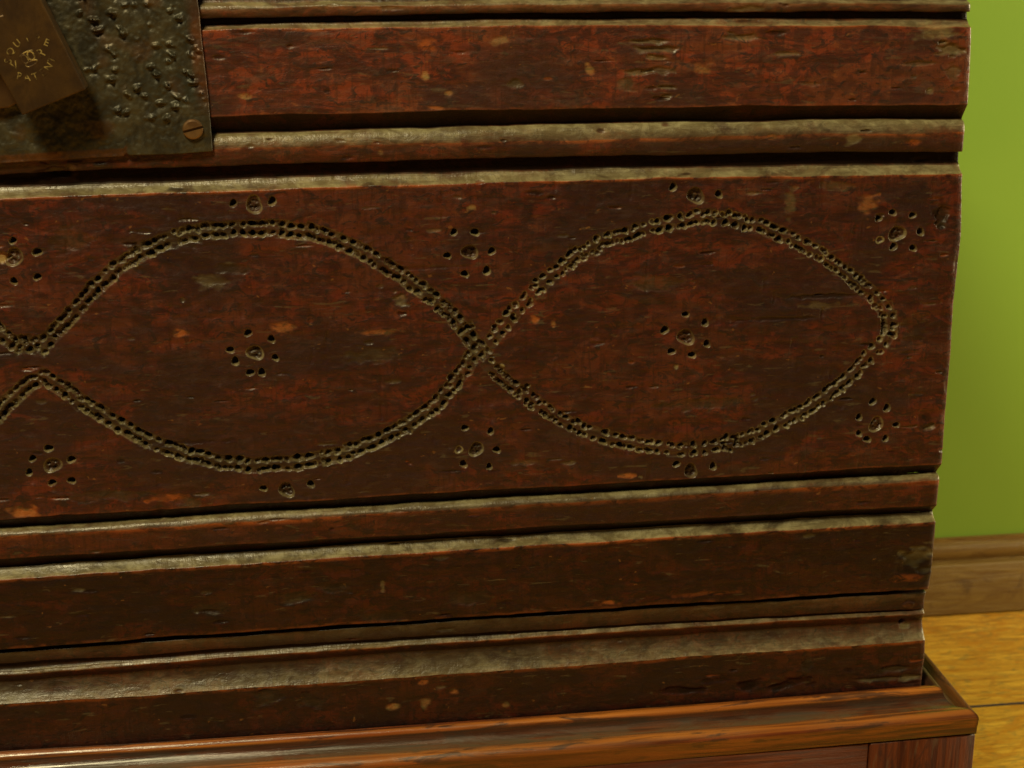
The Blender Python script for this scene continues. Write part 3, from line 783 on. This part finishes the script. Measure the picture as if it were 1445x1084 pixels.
def screw(px, py, slot):
    import bmesh
    x, z = xz(px, py, -3.0 * MM)
    r = 13.2 * PXM
    bm = bmesh.new()
    g = 0.13
    def half(sign):
        a0 = math.asin(g)
        pts = [(r * math.cos(a), r * math.sin(a)) for a in np.linspace(a0, math.pi - a0, 22)]
        rings = []
        for sc_, y in ((1.0, -2.2), (1.0, -3.6), (.94, -4.1), (.80, -4.35)):
            ring = []
            for (u, v) in pts:
                vv = max(v * sc_, g * r)
                uu = u * sc_
                ring.append(bm.verts.new((uu * math.cos(slot) - sign * vv * math.sin(slot), y * MM, uu * math.sin(slot) + sign * vv * math.cos(slot))))
            rings.append(ring)
        for a, b in zip(rings[:-1], rings[1:]):
            for i in range(len(a)):
                j = (i + 1) % len(a)
                bm.faces.new((a[i], a[j], b[j], b[i]))
        bm.faces.new(rings[-1])
    half(1); half(-1)
    base = [bm.verts.new((r * .97 * math.cos(a), -2.9 * MM, r * .97 * math.sin(a))) for a in np.linspace(0, 2 * math.pi, 40, endpoint=False)]
    bm.faces.new(base)
    bmesh.ops.recalc_face_normals(bm, faces=bm.faces)
    me = bpy.data.meshes.new('screw'); bm.to_mesh(me); bm.free()
    o = link('screw', me, M_SCREW, plate)
    o.location = (x - ORG[0], -ORG[1], z - ORG[2])
screw(272, 182.5, math.radians(14))

def px_poly(pts, y):
    return [tuple(on_y(np.float64(a), np.float64(b), np.float64(y))) for a, b in pts]

# hasp strap behind the padlock
HASP = [(-75, -190), (14, -190), (24, 60), (25, 146), (12, 153), (-75, 158)]
prism('hasp', px_poly(HASP, -7 * MM), [(p[0], -3.2 * MM, p[2]) for p in px_poly(HASP, -7 * MM)], M_HASP, plate, 0.0009, 2, (ORG[0], ORG[1], ORG[2]))

# ---- padlock
PADL = [(31.5, 163), (121, 126.5), (57, -1), (40, -36), (8, -30), (5, -6), (3, 21), (-26, 29), (-34, 36), (-2, 102)]
FY, BY = -24 * MM, -9.5 * MM
front = px_poly(PADL, FY)
cx, cz = np.mean([p[0] for p in front]), np.mean([p[2] for p in front])
padlock = empty('padlock', (cx, -0.017, cz), 'tarnished brass padlock with worn stamped letters, hanging askew on the iron lock plate', 'padlock')
PORG = (cx, -0.017, cz)
prism('lock_body', front, [(p[0], BY, p[2]) for p in front], M_BRASS, padlock, 0.0007, 2, PORG)
def shackle():
    a = Vector(on_y(np.float64(22), np.float64(-30), np.float64(-17 * MM))); r = 5.0 * MM
    up = Vector((-0.40, 0, 0.915)); side = Vector((-0.915, 0, -0.40))
    path = [a - up * .006 + up * .022 * k / 3 for k in range(4)]
    c = path[-1] + side * .015
    for k in range(1, 13):
        th = math.pi * k / 12
        path.append(c - side * .015 * math.cos(th) + up * .015 * math.sin(th))
    path += [path[-1] - up * .012 * k for k in (1, 2, 3)]
    n = 14; vs = []; fs = []
    for i, p in enumerate(path):
        t = (path[min(i + 1, len(path) - 1)] - path[max(i - 1, 0)]).normalized()
        b = Vector((0, 1, 0)); nn = t.cross(b).normalized()
        for j in range(n):
            q = p + (nn * math.cos(2 * math.pi * j / n) + b * math.sin(2 * math.pi * j / n)) * r
            vs.append(tuple(q))
    for i in range(len(path) - 1):
        for j in range(n):
            k = (j + 1) % n
            fs.append((i * n + j, i * n + k, (i + 1) * n + k, (i + 1) * n + j))
    fs += [tuple(range(n)), tuple(range((len(path) - 1) * n, len(path) * n))]
    poly_mesh('shackle', vs, fs, M_BRASS, padlock, True, origin=PORG)
shackle()

def word(name, text, place, size):
    """stamped letters: place(i) gives (px, py, turn) for each letter on the padlock's face"""
    vs, fs = [], []
    dg = None
    for i, ch in enumerate(text):
        cu = bpy.data.curves.new('letter_curve', 'FONT')
        cu.body = ch; cu.size = size; cu.align_x = 'CENTER'; cu.align_y = 'CENTER'; cu.extrude = 0.00010; cu.resolution_u = 3
        cu.offset = 0.00003
        ob = bpy.data.objects.new('letter_tmp', cu); COL.objects.link(ob)
        bpy.context.view_layer.update()
        dg = bpy.context.evaluated_depsgraph_get()
        me = bpy.data.meshes.new_from_object(ob.evaluated_get(dg))
        px, py, turn = place(i)
        p = on_y(np.float64(px), np.float64(py), np.float64(FY))
        base = len(vs)
        ca, sa = math.cos(turn), math.sin(turn)
        for v in me.vertices:
            vs.append((p[0] + v.co.x * ca - v.co.y * sa, FY - 0.00004 - v.co.z, p[2] + v.co.x * sa + v.co.y * ca))
        for f in me.polygons:
            fs.append(tuple(base + k for k in f.vertices))
        bpy.data.objects.remove(ob); bpy.data.curves.remove(cu); bpy.data.meshes.remove(me)
    poly_mesh(name, vs, fs, M_LETTER, padlock, origin=PORG)
TILT = math.radians(25)
def ring(i0, i1, n, rx, ry, flip):
    def f(i):
        a = math.radians(i0 + (i1 - i0) * i / (n - 1))
        u, v = rx * math.cos(a), ry * math.sin(a)
        x = 43 + u * math.cos(TILT) - v * math.sin(TILT) * 1.0
        y = 82 - (u * math.sin(TILT) + v * math.cos(TILT))
        t = a - math.pi / 2 if not flip else a + math.pi / 2
        return x, y, TILT + t * .75
    return f
word('maker_lettering', 'SQUIRE', ring(160, 22, 6, 32, 27, False), 0.0048)
word('patent_lettering', 'PATENT', ring(-142, -34, 6, 32, 27, True), 0.0048)
def row(i):
    return [(21, 93, TILT), (58, 75.5, TILT)][i]
word('cypher_lettering', 'VR', row, 0.0056)
def crown():
    import bmesh
    p = on_y(np.float64(41), np.float64(83), np.float64(FY))
    bm = bmesh.new()
    def torus(cx_, cz_, ra, rb, t, a0=0, a1=2 * math.pi, n=18):
        prev = None
        for k in range(n + 1):
            a = a0 + (a1 - a0) * k / n
            cr = []
            for (dr, dy) in ((-t, 0), (0, -1), (t, 0)):
                u = cx_ + (ra + dr) * math.cos(a); v = cz_ + (rb + dr) * math.sin(a)
                uu = u * math.cos(TILT) - v * math.sin(TILT); vv = u * math.sin(TILT) + v * math.cos(TILT)
                cr.append(bm.verts.new((p[0] + uu - PORG[0], FY - 0.00003 + dy * .00010 - PORG[1], p[2] + vv - PORG[2])))
            if prev:
                for q in (0, 1):
                    bm.faces.new((prev[q], prev[q + 1], cr[q + 1], cr[q]))
            prev = cr
    m = MM
    torus(-1.9 * m, .6 * m, 1.5 * m, 2.0 * m, .35 * m); torus(1.5 * m, .9 * m, 1.5 * m, 2.1 * m, .35 * m)
    torus(0, -2.4 * m, 3.0 * m, 1.1 * m, .32 * m)
    torus(0, 2.4 * m, 3.6 * m, 1.0 * m, .32 * m, 0.3, 2.8)
    bmesh.ops.recalc_face_normals(bm, faces=bm.faces)
    me = bpy.data.meshes.new('crown_stamp'); bm.to_mesh(me); bm.free()
    link('crown_stamp', me, M_LETTER, padlock)
crown()

# ------------------------------------------------------------------ the stand under the chest
stand = empty('plinth_stand', (XC, 0.21, 0.0), 'reddish brown varnished plinth with a stepped moulding that carries the chest', 'stand')
SORG = (XC, 0.21, 0.0)
xe0 = float(xend(K23.z(np.float64(XE - .02))))
def zbase(x):
    return K23.z(x)
# profile of the moulding: distance out from the chest, drop, wear, dust_highlight, grime_shade
PROF = []
def arc(c, r0, r1, a0, a1, n, w=(0, 0), du=(0, 0), gr=(0, 0)):
    for k in range(n):
        t = k / (n - 1); a = math.radians(a0 + (a1 - a0) * t)
        PROF.append((c[0] + r0 * math.cos(a), c[1] + r1 * math.sin(a), w[0] + (w[1] - w[0]) * t, du[0] + (du[1] - du[0]) * t, gr[0] + (gr[1] - gr[0]) * t))
PROF.append((1.0, -14.0, 0, 0, .8)); PROF.append((1.0, -0.6, .3, 0, .3))
arc((4.3, -3.2), 3.2, 3.2, 150, 18, 14, (.55, .85))
arc((15.2, -1.8), 7.8, 8.0, 192, 266, 16, (.0, 0), (.1, .8), (.75, .15))
arc((19.6, -13.6), 5.2, 4.9, 104, -12, 18, (.9, .2), (.3, 0))
PROF += [(24.6, -16.4, .25, 0, .05), (24.4, -18.2, .1, 0, .1), (24.3, -21.5, 0, 0, .2), (24.2, -23.0, 0, 0, .5), (23.0, -23.6, 0, 0, .9), (8.0, -23.6, 0, 0, .9)]
PROF = np.array(PROF)
PROF[:, 0] *= 0.94
def moulding(front_side):
    n = 500 if front_side else 160
    U, V = PROF[:, 0] * MM, PROF[:, 1] * MM
    if front_side:
        s = np.linspace(0, 1, n)
        X = (XLEFT - 0.006 - U)[:, None] + ((xe0 + .0038 + U) - (XLEFT - .006 - U))[:, None] * s[None, :]
        Y = -np.repeat(U[:, None], n, 1)
    else:
        s = np.linspace(0, 1, n)
        Y = -U[:, None] + (CHD + .01 + U)[:, None] * s[None, :]
        X = np.repeat((xe0 + .0038 + U)[:, None], n, 1)
    zl = zbase(X if front_side else np.full(X.shape, xe0))
    Z = zl + V[:, None] + 0.10 * MM * gnoise(X.shape, 1.5, 14)
    sh = X.shape
    w = PROF[:, 2][:, None] * (0.7 + .35 * gnoise(sh, 1.0, 16)); du = PROF[:, 3][:, None] * np.ones(sh); gr = PROF[:, 4][:, None] * np.ones(sh)
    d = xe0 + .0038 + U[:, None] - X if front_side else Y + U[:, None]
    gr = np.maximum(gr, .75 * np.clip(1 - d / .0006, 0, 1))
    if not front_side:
        gr = np.maximum(gr, (.92 - .5 * smooth((U[:, None] - .004) / .012)) * np.ones(sh)); du = du * .3  # return darkened inward: shade of the corner gap put into the colour
    return grid_mesh('front_moulding' if front_side else 'side_moulding', X, Y, Z, M_VARN if front_side else M_VARNY, stand,
                     {'wear': np.clip(w, 0, 1), 'dust_highlight': du, 'grime_shade': gr}, SORG)
moulding(True)
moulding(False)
zs = float(zbase(np.float64(XE))) - 23.6 * MM
zs0 = float(zbase(np.float64(XLEFT))) - 23.6 * MM
xo = xe0 + .0038 + 22.8 * MM
xj = float(on_y(np.float64(1226), np.float64(1064), np.float64(-22 * MM))[0])
def board(name, x0, x1, y0, y1, zb0, mat):
    z0, z1 = zbase(np.float64(x0)) - 24.1 * MM, zbase(np.float64(x1)) - 24.1 * MM
    v = [(x0, y0, zb0), (x1, y0, zb0), (x1, y1, zb0), (x0, y1, zb0), (x0, y0, z0), (x1, y0, z1), (x1, y1, z1), (x0, y1, z0)]
    return poly_mesh(name, v, BOX_F, mat, stand, True, 0.0008, 1, SORG)
nseg = 5
board('apron', XLEFT - .028, xj - .0004, -22.3 * MM, 0.0, 0.05, M_APRON)
board('corner_block', xj + .0004, xo, -22.3 * MM, 0.0, 0.0, M_APRONV)
board('corner_block', XLEFT - .09, XLEFT - .0285, -22.3 * MM, 0.0, 0.0, M_APRONV)
box('side_apron', xo - .022, xo, 0.0005, CHD + .01, 0.05, zs - .0005, M_APRONV, stand, 0.0008, SORG, 1)
box('shelf_board', XLEFT, xe0 - .002, 0.0015, CHD, zs - .012, zs + .006, M_DARK, stand, 0, SORG)
print('WALL_Y', WALL_Y, 'joint', joint, 'XC', XC, 'XE', XE, 'zt', zt, 'K23', float(zbase(np.float64(XL))), float(zbase(np.float64(0))), float(zbase(np.float64(XE))))
